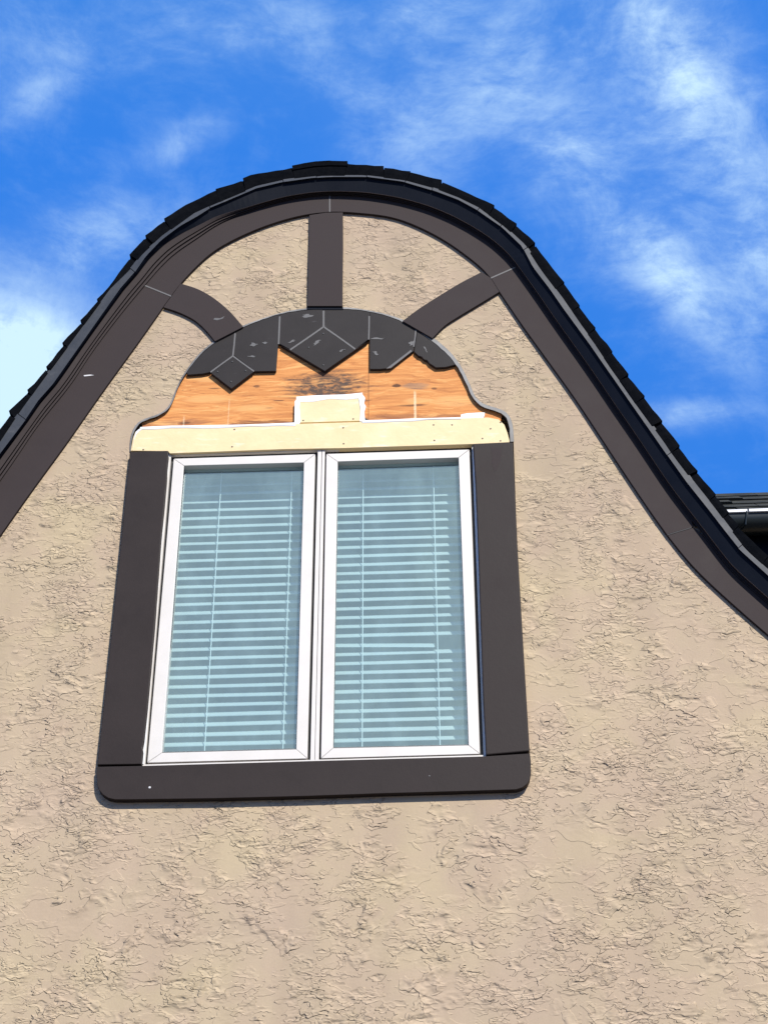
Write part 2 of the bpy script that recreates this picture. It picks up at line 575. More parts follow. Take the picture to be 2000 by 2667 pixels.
def catmull(pts, step=14.0):
    p = [np.array(q, float) for q in pts]
    p = [2 * p[0] - p[1]] + p + [2 * p[-1] - p[-2]]
    out = []
    for i in range(1, len(p) - 2):
        n = max(1, int(np.linalg.norm(p[i + 1] - p[i]) / step))
        for k in range(n):
            t = k / n
            a, b, c, d = p[i - 1], p[i], p[i + 1], p[i + 2]
            out.append(0.5 * ((2 * b) + (c - a) * t + (2 * a - 5 * b + 4 * c - d) * t * t + (3 * b - a - 3 * c + d) * t ** 3))
    out.append(p[-2])
    return np.array(out)


def resample(c, n):
    c = np.asarray(c, float)
    s = np.r_[0, np.cumsum(np.linalg.norm(np.diff(c, axis=0), axis=1))]
    t = np.linspace(0, s[-1], n)
    return np.c_[np.interp(t, s, c[:, 0]), np.interp(t, s, c[:, 1])]


def smooth_curve(pts, n, it=3):
    c = resample(catmull(pts), n)
    for _ in range(it):
        c[1:-1] = 0.25 * c[:-2] + 0.5 * c[1:-1] + 0.25 * c[2:]
    return c


def cut(c, a, b):
    """the part of curve c between its points nearest to a and b, those points included"""
    ia = int(np.argmin(((c - np.array(a)) ** 2).sum(1)))
    ib = int(np.argmin(((c - np.array(b)) ** 2).sum(1)))
    s = [tuple(x) for x in c[ia + 1:ib]] if ib > ia else []
    return [tuple(a)] + [q for q in s if (abs(q[0] - a[0]) + abs(q[1] - a[1]) > 6 and abs(q[0] - b[0]) + abs(q[1] - b[1]) > 6)] + [tuple(b)]


# ------------------------------------------------------------------ lines measured along the gable (photo pixels)
IN_L = [(-330, 1872), (-80, 1510), (0, 1396), (90, 1268), (177, 1150), (220, 1087), (293, 984), (358, 895), (424, 801)]
IN_ARC = [(424, 801), (448, 768), (471, 737), (517, 688), (560, 651), (620, 618), (693, 587), (765, 565), (805, 557), (850, 552), (893, 551),
          (941, 555), (1000, 561), (1048, 573), (1096, 593), (1145, 618), (1193, 649), (1229, 677), (1258, 699), (1278, 725), (1300, 759)]
IN_R = [(1300, 759), (1361.7, 850), (1398, 900), (1446.5, 967), (1494.7, 1034), (1546, 1111), (1618.8, 1222), (1691, 1329), (1736, 1392), (1803, 1475),
        (1871, 1540.5), (1925, 1589), (2000, 1654), (2090, 1728), (2300, 1890)]
OUT = [(-330, 1706), (0, 1253), (100, 1107), (186, 1000), (232.6, 928), (300, 837), (377, 743), (444.7, 668), (517, 618), (572, 580), (645, 552), (717, 528), (789, 513),
       (859, 507), (941, 510), (1013, 520), (1096, 540), (1145, 558.5), (1193, 581), (1241, 608), (1289, 641), (1342, 696), (1400, 778), (1446, 845), (1495, 914),
       (1543, 982), (1591, 1054), (1643, 1129), (1690, 1200), (1736, 1269), (1800, 1353), (1832, 1395), (1901, 1484), (1950, 1528), (2000, 1573), (2090, 1650), (2300, 1815)]
C3 = [(-330, 1645), (0, 1182), (66, 1095), (100, 1044), (139, 1000), (315, 750), (352, 708), (380, 667), (420, 625), (469, 588), (517, 561), (548, 541), (608, 516), (669, 490),
      (736, 474), (813, 463), (862, 460), (953, 460), (1051, 473), (1132, 497), (1193, 520), (1243, 547), (1308, 592), (1359, 641), (1388, 696), (1431, 752),
      (1467, 804), (1503, 853), (1536, 898), (1567, 943), (1607, 1000), (1639, 1046), (1691, 1120), (1739, 1189), (1787, 1256), (1846, 1330), (1886, 1382), (1925, 1431), (2000, 1499), (2090, 1575), (2300, 1745)]
C4 = [(-330, 1606), (0, 1146), (39, 1087), (100, 1002), (286, 750), (336, 702), (370, 661), (421, 614), (505, 552), (541, 536), (608, 507), (669, 482), (741, 466), (838, 455), (941, 455),
      (1052, 467), (1135, 489), (1193, 511), (1251, 539), (1316, 588), (1371, 639), (1412, 702), (1467, 774), (1519, 850), (1550, 892), (1591, 954), (1624, 1000), (1663, 1056), (1691, 1094), (1733, 1152),
      (1754, 1184), (1806, 1252), (1860, 1320), (1899, 1372), (1943, 1428), (2000, 1479), (2090, 1555), (2300, 1722)]
# the shingle edge, one list per course (each starts or ends with the step where the next course laps over it)
COURSES = [
    [(-330, 1578), (-130, 1302)], [(-130, 1290), (-60, 1195), (27, 1083)], [(24, 1070), (70, 1027)], [(72, 1015), (90, 1000), (121, 963)],
    [(121, 955), (165, 902)], [(163, 893), (210, 844)], [(210, 834), (254, 786)], [(253, 779), (283, 750), (337, 676)], [(338, 663), (377, 622)],
    [(379, 613), (428, 577)], [(428, 569), (500, 525), (563, 496)], [(562, 492), (630, 471)], [(633, 464), (659, 455), (760, 437)],
    [(761, 431), (820, 419), (905, 419)],
    [(905, 427), (999, 432)], [(1001, 437), (1069, 446)], [(1070, 449), (1150, 468)], [(1153, 475), (1287, 534)], [(1288, 542), (1345, 582)],
    [(1346, 590), (1393, 632)], [(1395, 641), (1431, 690), (1469, 735)], [(1468, 739), (1509, 795)], [(1508, 800), (1550, 853)], [(1550, 859), (1594, 915)],
    [(1592, 918), (1636, 974)], [(1635, 982), (1678, 1031)], [(1677, 1037), (1724, 1096)], [(1723, 1103), (1769, 1160)], [(1768, 1167), (1816, 1226)],
    [(1816, 1233), (1863, 1287)], [(1862, 1293), (1897, 1334)], [(1896, 1340), (1922, 1368)], [(1921, 1373), (1960, 1410), (2000, 1448)], [(1999, 1453), (2090, 1530)], [(2089, 1537), (2300, 1700)],
]
T_TRIM, T_CASE = 0.0125, 0.0225

IN = np.vstack([smooth_curve(IN_L, 40), smooth_curve(IN_ARC, 60)[1:], smooth_curve(IN_R, 60)[1:]])
OUTc = smooth_curve(OUT, 200)
C3c, C4c = np.array(C3, float), np.array(C4, float)


def nearest_on(c, p, nrm):
    """where the normal through p meets polyline c (the meeting point nearest to p)"""
    best, bd = None, 1e9
    a, b = c[:-1], c[1:]
    d = b - a
    den = nrm[0] * d[:, 1] - nrm[1] * d[:, 0]
    den = np.where(abs(den) < 1e-9, 1e-9, den)
    r = a - p
    t = (r[:, 0] * d[:, 1] - r[:, 1] * d[:, 0]) / den
    u = (r[:, 0] * nrm[1] - r[:, 1] * nrm[0]) / den
    ok = (u >= -0.02) & (u <= 1.02) & (abs(t) < 160)
    if ok.any():
        i = np.argmin(np.where(ok, abs(t), 1e9))
        best = p + nrm * t[i]
    else:
        i = int(np.argmin(((c - p) ** 2).sum(1)))
        best = c[i]
    return best


NS = 260
REF = smooth_curve(C3, NS, 8)
TAN = np.gradient(REF, axis=0)
TAN /= np.linalg.norm(TAN, axis=1)[:, None]
NRM = np.c_[TAN[:, 1], -TAN[:, 0]]           # pointing outwards (up in the picture)
S0 = np.array([nearest_on(OUTc, p, n) for p, n in zip(REF, NRM)])
S3 = np.array([nearest_on(C3c, p, n) for p, n in zip(REF, NRM)])
S4 = np.array([nearest_on(C4c, p, n) for p, n in zip(REF, NRM)])


# ================================================================== the house
house = thing('house', 'tan stucco house with bell curved gable, brown trim and white double casement window', 'house')

# --- stucco wall with one opening for window and arch
ARCH = [(339, 1176), (339, 1152), (343, 1131), (350.6, 1112.7), (363, 1098), (381, 1090), (408, 1082), (430, 1071), (443, 1056), (452, 1035), (463, 1006), (477, 979),
        (497, 950), (517.5, 924.7), (546.4, 898), (582.6, 874), (631, 850), (691, 828), (751, 811), (800, 803.5), (850, 800.5), (910, 802), (970, 811),
        (1012, 821), (1050, 834), (1091, 854.7), (1139, 888.5), (1171, 917), (1195, 947), (1212, 978), (1226.6, 1011), (1238, 1037), (1257, 1053),
        (1295, 1064), (1317, 1073), (1330, 1090), (1335, 1112), (1337, 1150)]
ARCHc = smooth_curve(ARCH, 150, 1)
hole_px = [tuple(q) for q in ARCHc[::2]] + [(1365, 1950), (1290, 1990), (345, 2015), (268, 1985)]
hole = [P(q, 0) for q in hole_px]
MID = 0.5 * (IN + np.array([nearest_on(OUTc, p, n) for p, n in zip(IN, np.c_[np.gradient(IN, axis=0)[:, 1], -np.gradient(IN, axis=0)[:, 0]] / np.linalg.norm(np.gradient(IN, axis=0), axis=1)[:, None])]))
S_WALL = [P(q, 0) for q in S0[::2]]
xl, xr = S_WALL[0].x, S_WALL[-1].x
outer = [Vector((xl, 0, 0))] + S_WALL + [Vector((xr, 0, 0))]
bm = bmesh.new()


def loop(pts):
    vs = [bm.verts.new(p) for p in pts]
    return [bm.edges.new((vs[i], vs[(i + 1) % len(vs)])) for i in range(len(vs))]


eo, ei = loop(outer), loop(hole)
bmesh.ops.triangle_fill(bm, use_beauty=True, use_dissolve=False, edges=eo + ei)
ext = bmesh.ops.extrude_edge_only(bm, edges=eo + ei)
for v in [g for g in ext['geom'] if isinstance(g, bmesh.types.BMVert)]:
    v.co.y = 0.16
bmesh.ops.recalc_face_normals(bm, faces=bm.faces)
me = bpy.data.meshes.new('wall')
bm.to_mesh(me)
bm.free()
me.materials.append(MT['stucco'])
if sum(p.normal.y for p in me.polygons if abs(p.normal.y) > 0.9) > 0:
    me.flip_normals()
wall = bpy.data.objects.new('wall', me)
COL.objects.link(wall)
wall.parent = house

# side and back walls so that the house is a body
MB().box(xl - 0.001, xl + 0.15, 0.161, 6.0, 0, S_WALL[0].z).build('side_wall', 'stucco', house)
MB().box(xr - 0.15, xr + 0.001, 0.161, 6.0, 0, S_WALL[-1].z).build('side_wall', 'stucco', house)

# --- rake boards between their joints
JL, JA, JR, JD = ((377, 743), (446, 771)), ((859, 507), (859, 551.5)), ((1342, 696), (1278, 724)), ((1826, 1388), (1736, 1392))
ends = [((-330, 1706), (-330, 1872)), JL, JA, JR, JD, ((2300, 1815), (2300, 1890))]
for k in range(5):
    (oa, ia), (ob, ib) = ends[k], ends[k + 1]
    top = cut(OUTc, oa, ob)
    # the board runs on under the moulding
    bot = cut(IN, ia, ib)[::-1]
    if k == 3:
        bot = [(1800, 1374)] + bot if False else bot
    if k == 3:
        top = top[:-1] + [(1800, 1357), (1805, 1372)]
    if k == 4:
        top = [(1806, 1374), (1828, 1391)] + top[1:]
    pts = top + bot
    c = np.mean(pts, axis=0)
    mb = MB().prism(pts, 0.0, T_TRIM + 0.0004 * (k % 2))
    rb = mb.build('rake_board', 'trim', house, bevel=0.0012)
    if k == 0:
        m2 = MB().prism([(219, 977), (236, 975.5), (246, 977), (236, 978.5), (220, 980)], T_TRIM - 0.001, T_TRIM + 0.0006)
        m2.build('scuff', 'scuffw', rb)
    # a bead of caulk in the joint
    if k < 4:
        q0, q1 = np.array(ob, float), np.array(ib, float)
        if k == 3:
            q0, q1 = np.array((1800, 1374.)), np.array((1737, 1393.))
        n = np.array([-(q1 - q0)[1], (q1 - q0)[0]])
        n = n / np.linalg.norm(n) * (1.6 if k != 3 else 1.0)
        m3 = MB().prism([tuple(q0 + n), tuple(q1 + n), tuple(q1 - n), tuple(q0 - n)], T_TRIM - 0.002, T_TRIM + 0.0012)
        m3.build('caulk_line', 'caulk' if k != 3 else 'edge', rb)

# --- half timbering: post and two curved braces
mb = MB().prism([(806, 560), (850, 553.5), (893, 553), (893.5, 640), (892.5, 720), (892, 797), (801, 797), (802.5, 700), (805, 620)], 0.0, T_TRIM - 0.0008)
mb.build('timber_post', 'trim', house, bevel=0.0012)
mb = MB().prism([(800, 797.6), (893, 797.6), (894, 806), (799, 806)], 0.0, 0.006)
mb.build('post_dark_line', 'black', house)  # dark line drawn just below the post
bl_up = [(471, 738), (517, 753), (560, 778), (600, 812), (634, 851)]
bl_lo = [(560, 889), (540, 864), (510, 836), (470, 815), (426, 800)]
mb = MB().prism([tuple(q) for q in catmull(bl_up)] + [tuple(q) for q in catmull(bl_lo)], 0.0, T_TRIM - 0.001)
lb = mb.build('timber_brace', 'trim', house, bevel=0.0012)
MB().prism([(560, 828), (574, 829), (586, 823), (580, 830), (566, 834), (556, 832)], T_TRIM - 0.002, T_TRIM - 0.0004).build('scuff', 'scuff', lb)
br_up = [(1048, 836), (1085, 808), (1120, 785), (1193, 740), (1254, 708)]
br_lo = [(1300, 760), (1241, 796), (1193, 825), (1157, 849), (1126, 881)]
mb = MB().prism([tuple(q) for q in catmull(br_up)] + [(1278, 724)] + [tuple(q) for q in catmull(br_lo)], 0.0, T_TRIM - 0.001)
mb.build('timber_brace', 'trim', house, bevel=0.0012)

# --- moulding under the eaves, fascia above it
PROF = [(0, 0, .002), (0, 0, .0180), (.14, .05, .0190), (.16, .055, .0140), (.20, .07, .0140), (.21, .075, .0245), (.34, .12, .0255),
        (.36, .125, .0200), (.40, .14, .0200), (.41, .145, .0295), (.74, .20, .0360), (.76, .21, .0300)]


def mixf(x):
    t = min(1, max(0, (x - 380) / 330.0))
    return t * t * (3 - 2 * t)


rows = []
for fl, fr_, y in PROF:
    rows.append([P(a + (b - a) * (fl + (fr_ - fl) * mixf(a[0])), y) for a, b in zip(S0, S3)])
MB().rows(rows).build('rake_moulding', 'trim', house)
D3 = 0.0550
rows2 = [rows[-1], [P(a + (b - a) * 0.9, 0.046) for a, b in zip(S0, S3)], [P(b, 0.0530) for b in S3],
         [P(b + (c - b) * 0.5, 0.0490) for b, c in zip(S3, S4)]]
MB().rows(rows2).build('fascia', 'black', house)

# --- drip edge, a run of short metal pieces
SEAMS = [(-330, 1645), (-120, 1350), (66, 1093), (352, 707), (545, 541), (736, 474), (822, 462), (953, 460), (1051, 473), (1132, 497), (1244, 548), (1310, 593),
         (1363, 648), (1739, 1189), (1926, 1432), (2120, 1600), (2300, 1745)]
idx = [int(np.argmin(((S3 - np.array(s)) ** 2).sum(1))) for s in SEAMS]
for k in range(len(idx) - 1):
    a, b = idx[k], idx[k + 1]
    if b - a < 1:
        continue
    j = 0.0011 * (k % 2)
    o_ = random.uniform(-1.2, 1.2)
    seg3, seg4 = S3[a:b + 1].copy(), S4[a:b + 1].copy()
    # pull the ends in a little so that the joint shows
    for s in (seg3, seg4):
        v = s[-1] - s[-2]
        s[-1] -= v / np.linalg.norm(v) * 1.8
    nr = NRM[a:b + 1]
    seg3 = seg3 + nr * o_ * 0.6
    mb = MB().rows([[P(q, 0.030) for q in seg4], [P(q, 0.0505 + j) for q in seg4], [P(q, D3 + j) for q in seg3], [P(q + n * 1.0, D3 + j - 0.003) for q, n in zip(seg3, nr)],
                    [P(q + n * 2.0, 0.034) for q, n in zip(seg3, nr)]])
    mb.build('drip_edge', 'drip', house)

# --- roof: every course of shingles a lapped slab running back over the house
mb = MB()
DR = 0.0535
for k, c in enumerate(COURSES):
    c = np.array(c, float)
    cc = resample(c, max(2, int(np.linalg.norm(c[-1] - c[0]) / 25) + 2))
    left = k < 13
    wob = np.array([[random.uniform(-1.3, 1.3), random.uniform(-1.3, 1.3)] for _ in cc])
    wob[0] = wob[-1] = 0
    cc = cc + wob
    inn = []
    for q in cc:
        i = int(np.argmin(((S4 - q) ** 2).sum(1)))
        inn.append(S4[i] - NRM[i] * 3.0)
    d = DR + random.uniform(-0.003, 0.002)
    d_up = d
    # thick butt at the lower end: a slab face at d, a second skin set back behind it
    top = [P(q, d) for q in cc]
    botm = [P(q, d) for q in inn]
    mid = [P(np.array(q) * 0.45 + cc[i] * 0.55, d + 0.002) for i, q in enumerate(inn)]
    back_t = [Vector((q.x, 5.0, q.z)) for q in top]
    back_b = [Vector((q.x, 5.0, q.z)) for q in botm]
    mb.rows([back_b, botm, mid, top, back_t])
    for e in (0, -1):
        mb.add([back_b[e], botm[e], mid[e], top[e], back_t[e]], [[0, 1, 2, 3, 4]])
allp = resample(np.vstack([np.array(c, float) for c in COURSES]), 170)
base_o, base_i = [], []
for q in allp:
    i = int(np.argmin(((S4 - q) ** 2).sum(1)))
    base_o.append(np.array(q) - NRM[i] * 4.5)
    base_i.append(S4[i] - NRM[i] * 2.0)
mb.rows([[P(q, 0.0465) for q in base_i], [P(q, 0.0465) for q in base_o], [Vector((P(q, 0.0465).x, 4.9, P(q, 0.0465).z)) for q in base_o]])
mb.build('roof', 'shingle', house)
# ridge cap lying over the crown
cap = [(761, 432), (790, 425), (822, 420), (862, 418.5), (905, 419.5), (905, 431), (862, 430), (822, 432), (790, 437), (762, 442)]
MB().prism(cap, -5.0, 0.0590).build('ridge_cap', 'shingle', house)

# --- arch over the window: plywood, boards, header
arch_in = resample(ARCHc, 120)
tan = np.gradient(arch_in, axis=0)
tan /= np.linalg.norm(tan, axis=1)[:, None]
an = np.c_[-tan[:, 1], tan[:, 0]]           # pointing into the arch
ply_px = [(375, 1125)] + [tuple(q) for q in (arch_in + an * -6.0)[8:112]] + [(1300, 1110)]
panel = MB().prism(ply_px, -0.045, -0.008).build('arch_panel', 'ply', house)

# stucco bead, a thin grey lip round the arch
jit = np.array([random.uniform(-0.7, 0.7) for _ in arch_in])
wd = np.array([3.4 + 1.0 * math.sin(i * 0.23) + 5.0 * min(1, max(0, (i - 72) / 14.0)) for i in range(len(arch_in))])
ro = arch_in - an * 1.5
ri = arch_in + an * (wd + jit)[:, None]
MB().rows([[P(q, -0.002) for q in ro], [P(q, 0.004) for q in ro + an * 1.2], [P(q, 0.0050) for q in ri - an * 1.0], [P(q, 0.003) for q in ri], [P(q, -0.004) for q in ri]]).build('stucco_bead', 'bead', panel)
MB().rows([[P(q, -0.0035) for q in ri], [Vector((P(q, -0.0035).x, 0.024, P(q, -0.0035).z)) for q in ri]]).build('arch_reveal', 'edge', panel)


def inner(a, b):
    s = ri + an * 0.3
    return cut(s, tuple(s[int(np.argmin(((s - np.array(a)) ** 2).sum(1)))]), tuple(s[int(np.argmin(((s - np.array(b)) ** 2).sum(1)))]))


DB = 0.004
boards = [
    inner((487, 977), (612, 868)) + [(606.5, 925), (548, 969), (528, 973), (490, 976)],
    inner((614, 867), (728, 823)) + [(727, 860), (724, 898), (719, 966), (664, 967), (609, 925)],
    inner((731, 822), (842, 808)) + [(842, 850), (757, 911), (728, 895)],
    inner((845, 808), (960, 821)) + [(961, 850), (959, 884), (925, 909), (845, 850)],
    inner((963, 822), (1083, 858.5)) + [(1080, 890), (1076.5, 914), (1046, 936), (1018, 958), (990, 961), (963, 961)],
    inner((1084.6, 859), (1190, 951)) + [(1160, 956), (1135, 957), (1118, 946), (1112, 938), (1104, 936), (1098, 929), (1089, 926), (1078.5, 916), (1082, 890)],
]
for i, b in enumerate(boards):
    ab = MB().prism(b, -0.020, DB + 0.0004 * (i % 3), 0, 1).build('arch_board', ['dark', 'edge'], panel, bevel=0.0012)
# diamonds stand a little proud of the boards
for pts, scr in (([(607, 929), (661, 968), (603, 1012), (550, 971)], [(605, 942), (567, 968), (640, 966), (602, 994)]),
                 ([(843, 853), (924, 909), (958, 888), (846, 966), (732, 899), (757, 912)], [(842, 869), (804, 905), (842, 951), (897, 911)])):
    dm = MB()
    dm.prism(pts, -0.012, DB + 0.0035, 0, 1)
    for s in scr:
        dm.disc(s, DB + 0.0035, 0.0042, 0.0016, 2)
    dm.build('diamond_board', ['dark', 'edge', 'blackscrew'], panel, bevel=0.0010)
# the raw ledge left where the third diamond came away
MB().prism([(1070, 911), (1073, 915), (1018, 958), (1006, 960)], DB - 0.004, DB + 0.0012).build('torn_edge', 'scuff', panel)
# light caulk in the seams between boards


def seam(a, b, wpx=2.2, d=DB + 0.0016):
    a, b = np.array(a, float), np.array(b, float)
    n = np.array([-(b - a)[1], (b - a)[0]])
    n = n / np.linalg.norm(n) * wpx
    m = 0.5 * (a + b) + n * random.uniform(-0.3, 0.3)
    MB().prism([tuple(a + n), tuple(m + n * random.uniform(0.7, 1.2)), tuple(b + n), tuple(b - n), tuple(m - n), tuple(a - n)], d - 0.004, d).build('seam_caulk', 'caulk', panel)


seam((613, 868), (607, 927), 2.0)
seam((729, 824), (726, 896), 2.0)
seam((843, 809), (843, 851), 2.4)
seam((961.5, 823), (960.5, 884), 2.0)
seam((1083, 858), (1077, 903), 1.8)
seam((607, 927), (549, 969), 1.8, DB + 0.0042)
seam((607, 927), (662, 967), 1.8, DB + 0.0042)
seam((843, 851), (756, 911), 2.0, DB + 0.0042)
seam((843, 851), (925, 909), 2.0, DB + 0.0042)
# paint scraped off in places
for (x, y, a, b, sk) in ((800, 822, 16, 5, -1), (826, 891, 11, 7, -5), (888, 913, 8, 3, -2), (978, 920, 9, 6, 3), (1072, 893, 9, 6, -3), (1108, 910, 5, 5, 6), (656, 928, 13, 3, 0),
                         (662, 897, 13, 5, 0), (690, 893, 10, 3, 0), (760, 889, 10, 4, -3), (985, 882, 18, 3, 0)):
    pts = []
    for i in range(15):
        t = 2 * math.pi * i / 15
        r = random.uniform(0.35, 1.15)
        pts.append((x + a * r * math.cos(t), y + b * r * math.sin(t) + sk * math.cos(t)))
    dd = DB + 0.0040 if (820 < x < 900 and y > 880) else DB + 0.0013
    MB().prism(pts, dd - 0.003, dd).build('scraped_patch', 'scuff', panel)

# header board in yellow primer with a block on it, white caulk smeared along the top
hdr = [(341, 1174), (347, 1141), (353, 1125), (365, 1115), (387, 1112.5), (450, 1111.5), (620, 1108.5), (766, 1104), (944, 1098.5), (1100, 1092), (1200, 1089), (1270, 1087),
       (1298, 1092), (1313, 1106), (1321, 1127), (1326, 1146), (1326, 1152), (1232, 1156.5), (900, 1167), (738, 1170), (443, 1181), (438, 1175)]
hb = MB()
DH = 0.010
hb.prism(hdr, -0.018, DH)
for s in ((611, 1118.5), (605, 1163.5), (894, 1114), (895, 1155.5), (1129, 1106.5), (1177, 1106.5), (1131, 1147), (1277, 1116.5), (1303, 1100), (1256, 1142), (1303, 1148), (374, 1171)):
    hb.disc(s, DH, 0.0040, 0.0014, 1)
hb.build('header_board', ['primer', 'screw'], panel, bevel=0.0018)
bk = MB().prism([(774, 1101), (773, 1038), (942, 1030), (946, 1052), (945, 1096)], -0.018, DH - 0.004)
for s in ((790, 1095), (920, 1091)):
    bk.disc(s, DH - 0.004, 0.0038, 0.0014, 1)
bk.build('header_block', ['primer', 'screw'], panel, bevel=0.0018)
# caulk
wc = MB()


def smear(line, lo_, hi_, d, th=0.0022, amp=0.8, step=34):
    l = resample(np.array(line, float), max(4, int(sum(np.linalg.norm(np.diff(np.array(line, float), axis=0), axis=1)) / step)))
    up = [(x, y - hi_ * random.uniform(1 - 0.3 * amp, 1 + 0.15 * amp)) for x, y in l]
    dn = [(x, y + lo_ * random.uniform(1 - 0.6 * amp, 1 + 0.6 * amp)) for x, y in l]
    # a rounded ridge
    mid = [P(((a[0] + b[0]) / 2, (a[1] + b[1]) / 2), d + th) for a, b in zip(up, dn)]
    wc.rows([[P(q, d - 0.004) for q in up], [P(q, d + th * 0.5) for q in up], mid, [P(q, d + th * 0.3) for q in dn], [P(q, d - 0.004) for q in dn]])


smear([(366, 1116), (390, 1113), (450, 1112), (620, 1109), (770, 1104)], 4, 3.5, DH)
smear([(346, 1172), (350, 1140), (356, 1125), (370, 1116)], 4, 3, DH, step=8)
smear([(943, 1098), (1100, 1092), (1200, 1089)], 3, 3, DH)
smear([(772, 1041), (850, 1035), (905, 1033), (944, 1029)], 6, 7, DH - 0.004)
smear([(1200, 1084), (1240, 1078), (1262, 1078)], 6, 4, DH - 0.008, step=9)
wc.prism([(767, 1106), (768, 1045), (776, 1036), (783, 1038), (780, 1060), (783, 1098), (778, 1107)], DH - 0.008, DH - 0.0015)
wc.prism([(934, 1036), (944, 1027), (951, 1036), (948, 1050), (953, 1058), (949, 1072), (951, 1098), (937, 1097), (939, 1065)], DH - 0.008, DH - 0.0015)
wc.prism([(1199, 1090), (1201, 1079), (1218, 1076), (1240, 1075), (1262, 1082), (1258, 1088)], -0.012, DH - 0.006)
wc.build('white_caulk', 'white', panel, smooth=False)
# dark piece put in as shade at the foot of the block
MB().prism([(946, 1084), (957, 1092), (964, 1096), (946, 1097)], -0.010, -0.004).build('notch_shade', 'edge', panel)

# ------------------------------------------------------------------ window
DF = 0.0005                                  # face of the outer frame
fo = [(436, 1176), (1240, 1150), (1274, 1972), (362, 2000)]


def ring(mb, o, i, d0, d1, mi=0):
    n = len(o)
    fo_, fi = [P(q, d1) for q in o], [P(q, d1) for q in i]
    bo, bi = [Vector((q.x, -d0, q.z)) for q in fo_], [Vector((q.x, -d0, q.z)) for q in fi]
    k = len(mb.v)
    mb.v += fo_ + fi + bo + bi
    for a in range(n):
        b = (a + 1) % n
        for f in ((a, b, n + b, n + a), (2 * n + a, 3 * n + a, 3 * n + b, 2 * n + b), (a, 2 * n + a, 2 * n + b, b), (n + a, n + b, 3 * n + b, 3 * n + a)):
            mb.f.append([k + x for x in f])
            mb.m.append(mi)


frame = MB()
ring(frame, fo, [(446.5, 1186), (1228.5, 1160), (1258.5, 1966.5), (378.5, 1991)], -0.11, DF)
window = frame.build('window', 'vinyl', house)
# mullion with a groove, dark gaskets round the sashes
MB().prism([(828, 1168), (838, 1168), (819, 1984), (808, 1984)], -0.10, DF + 0.0006).prism([(839.5, 1168), (846.5, 1168), (830.5, 1984), (820.2, 1984)], -0.10, DF + 0.0006).build('mullion', 'vinyl', window, bevel=0.0008)
gk = MB()
ring(gk, [(446, 1182), (826, 1170), (806, 1984), (376, 1996)], [(458, 1200), (815, 1188), (795, 1970), (392, 1981)], -0.060, -0.012)
ring(gk, [(848, 1168), (1230, 1157), (1260, 1972), (832, 1984)], [(856, 1190), (1216, 1178), (1244, 1958), (842, 1970)], -0.060, -0.012)
gk.build('gasket', 'gasket', window)
sashes = [([(453, 1194.5), (821, 1182.5), (800.5, 1975.5), (384, 1986.5)], [(479.3, 1212.6), (791.8, 1204.5), (771.8, 1951.5), (422, 1960.6)]),
          ([(850, 1182), (1222, 1170.5), (1249.5, 1963.5), (836, 1975)], [(879.4, 1202), (1194, 1191.5), (1220, 1941), (867.4, 1948.5)])]
DS = 0.0035
panes = []
for k, (o_, i_) in enumerate(sashes):
    sb = MB()
    # four mitred members, each its own piece, with a small gap at the mitre
    for a in range(4):
        b = (a + 1) % 4
        oa, ob, ia, ib = (np.array(q, float) for q in (o_[a], o_[b], i_[a], i_[b]))
        g = 0.35
        t = (ob - oa) / np.linalg.norm(ob - oa) * g
        c1 = [tuple(oa + t), tuple(ob - t), tuple(ib - t), tuple(ia + t)]
        sb.prism(c1, -0.040, DS)
    stop = MB()
    ring(stop, [tuple(np.array(q)) for q in i_], [tuple(np.array(q) + (np.mean(i_, axis=0) - np.array(q)) * 0.006) for q in i_], -0.032, -0.004)
    s = sb.build('sash', 'vinyl', window, bevel=0.0014)
    stop.build('glazing_stop', 'stop', window)
    ctr = np.mean(i_, axis=0)
    gp = [P(tuple(q + (q - ctr) * 0.02), -0.022) for q in np.array(i_)]
    vs = gp + [q + Vector((0, 0.004, 0)) for q in gp]
    pane = obj('glass_pane', gp, [[0, 1, 2, 3]], 'glass', window)
    if pane.data.polygons[0].normal.y > 0:
        pane.data.flip_normals()
    panes.append([P(tuple(q), -0.022) for q in i_])

# casing boards and sill board
cl = [(339.5, 1177), (437.5, 1173.5), (439, 1185), (435.6, 1219), (434, 1250), (427, 1330), (420, 1400), (403, 1630), (384.7, 1837), (375, 1930), (371, 1945), (373, 1955), (369.5, 1990), (254, 1991.5), (291.5, 1644), (317, 1400), (331.6, 1250)]
cb = MB().prism(cl, 0.0, T_CASE).build('casing_board', 'casing', window, bevel=0.0025)
MB().prism([(253, 1991), (371, 1988), (371, 1997), (253, 2000)], 0.0, 0.006).build('board_gap', 'edge', cb) if False else None
cr = [(1231, 1155.5), (1335, 1151), (1339.6, 1250), (1348, 1434.7), (1363.5, 1700), (1379, 1956), (1265, 1966), (1258, 1830), (1250, 1600), (1244.8, 1434.7), (1238, 1260)]
MB().prism(cr, 0.0, T_CASE).build('casing_board', 'casing', window, bevel=0.004)
sl = [(252.5, 1997), (369.5, 1994.5), (800, 1982), (1266, 1969.5), (1379.7, 1962), (1382, 1985), (1382, 2011), (1379, 2029), (1372.5, 2041), (1360, 2051), (1343.6, 2056), (1200, 2060.5), (1000, 2066), (800, 2073), (560, 2079),
      (337.4, 2082), (300, 2082), (283, 2078), (268.7, 2069), (259, 2057), (254, 2043), (252.4, 2020)]
sb = MB().prism(sl, 0.0, T_CASE + 0.001)
sb.disc((390.5, 2051), T_CASE + 0.001, 0.0045, 0.0012, 1)
sb.disc((1118, 2021), T_CASE + 0.001, 0.0032, 0.0012, 2)
sb.build('sill_board', ['casing', 'scuffw', 'caulk'], window, bevel=0.0025)
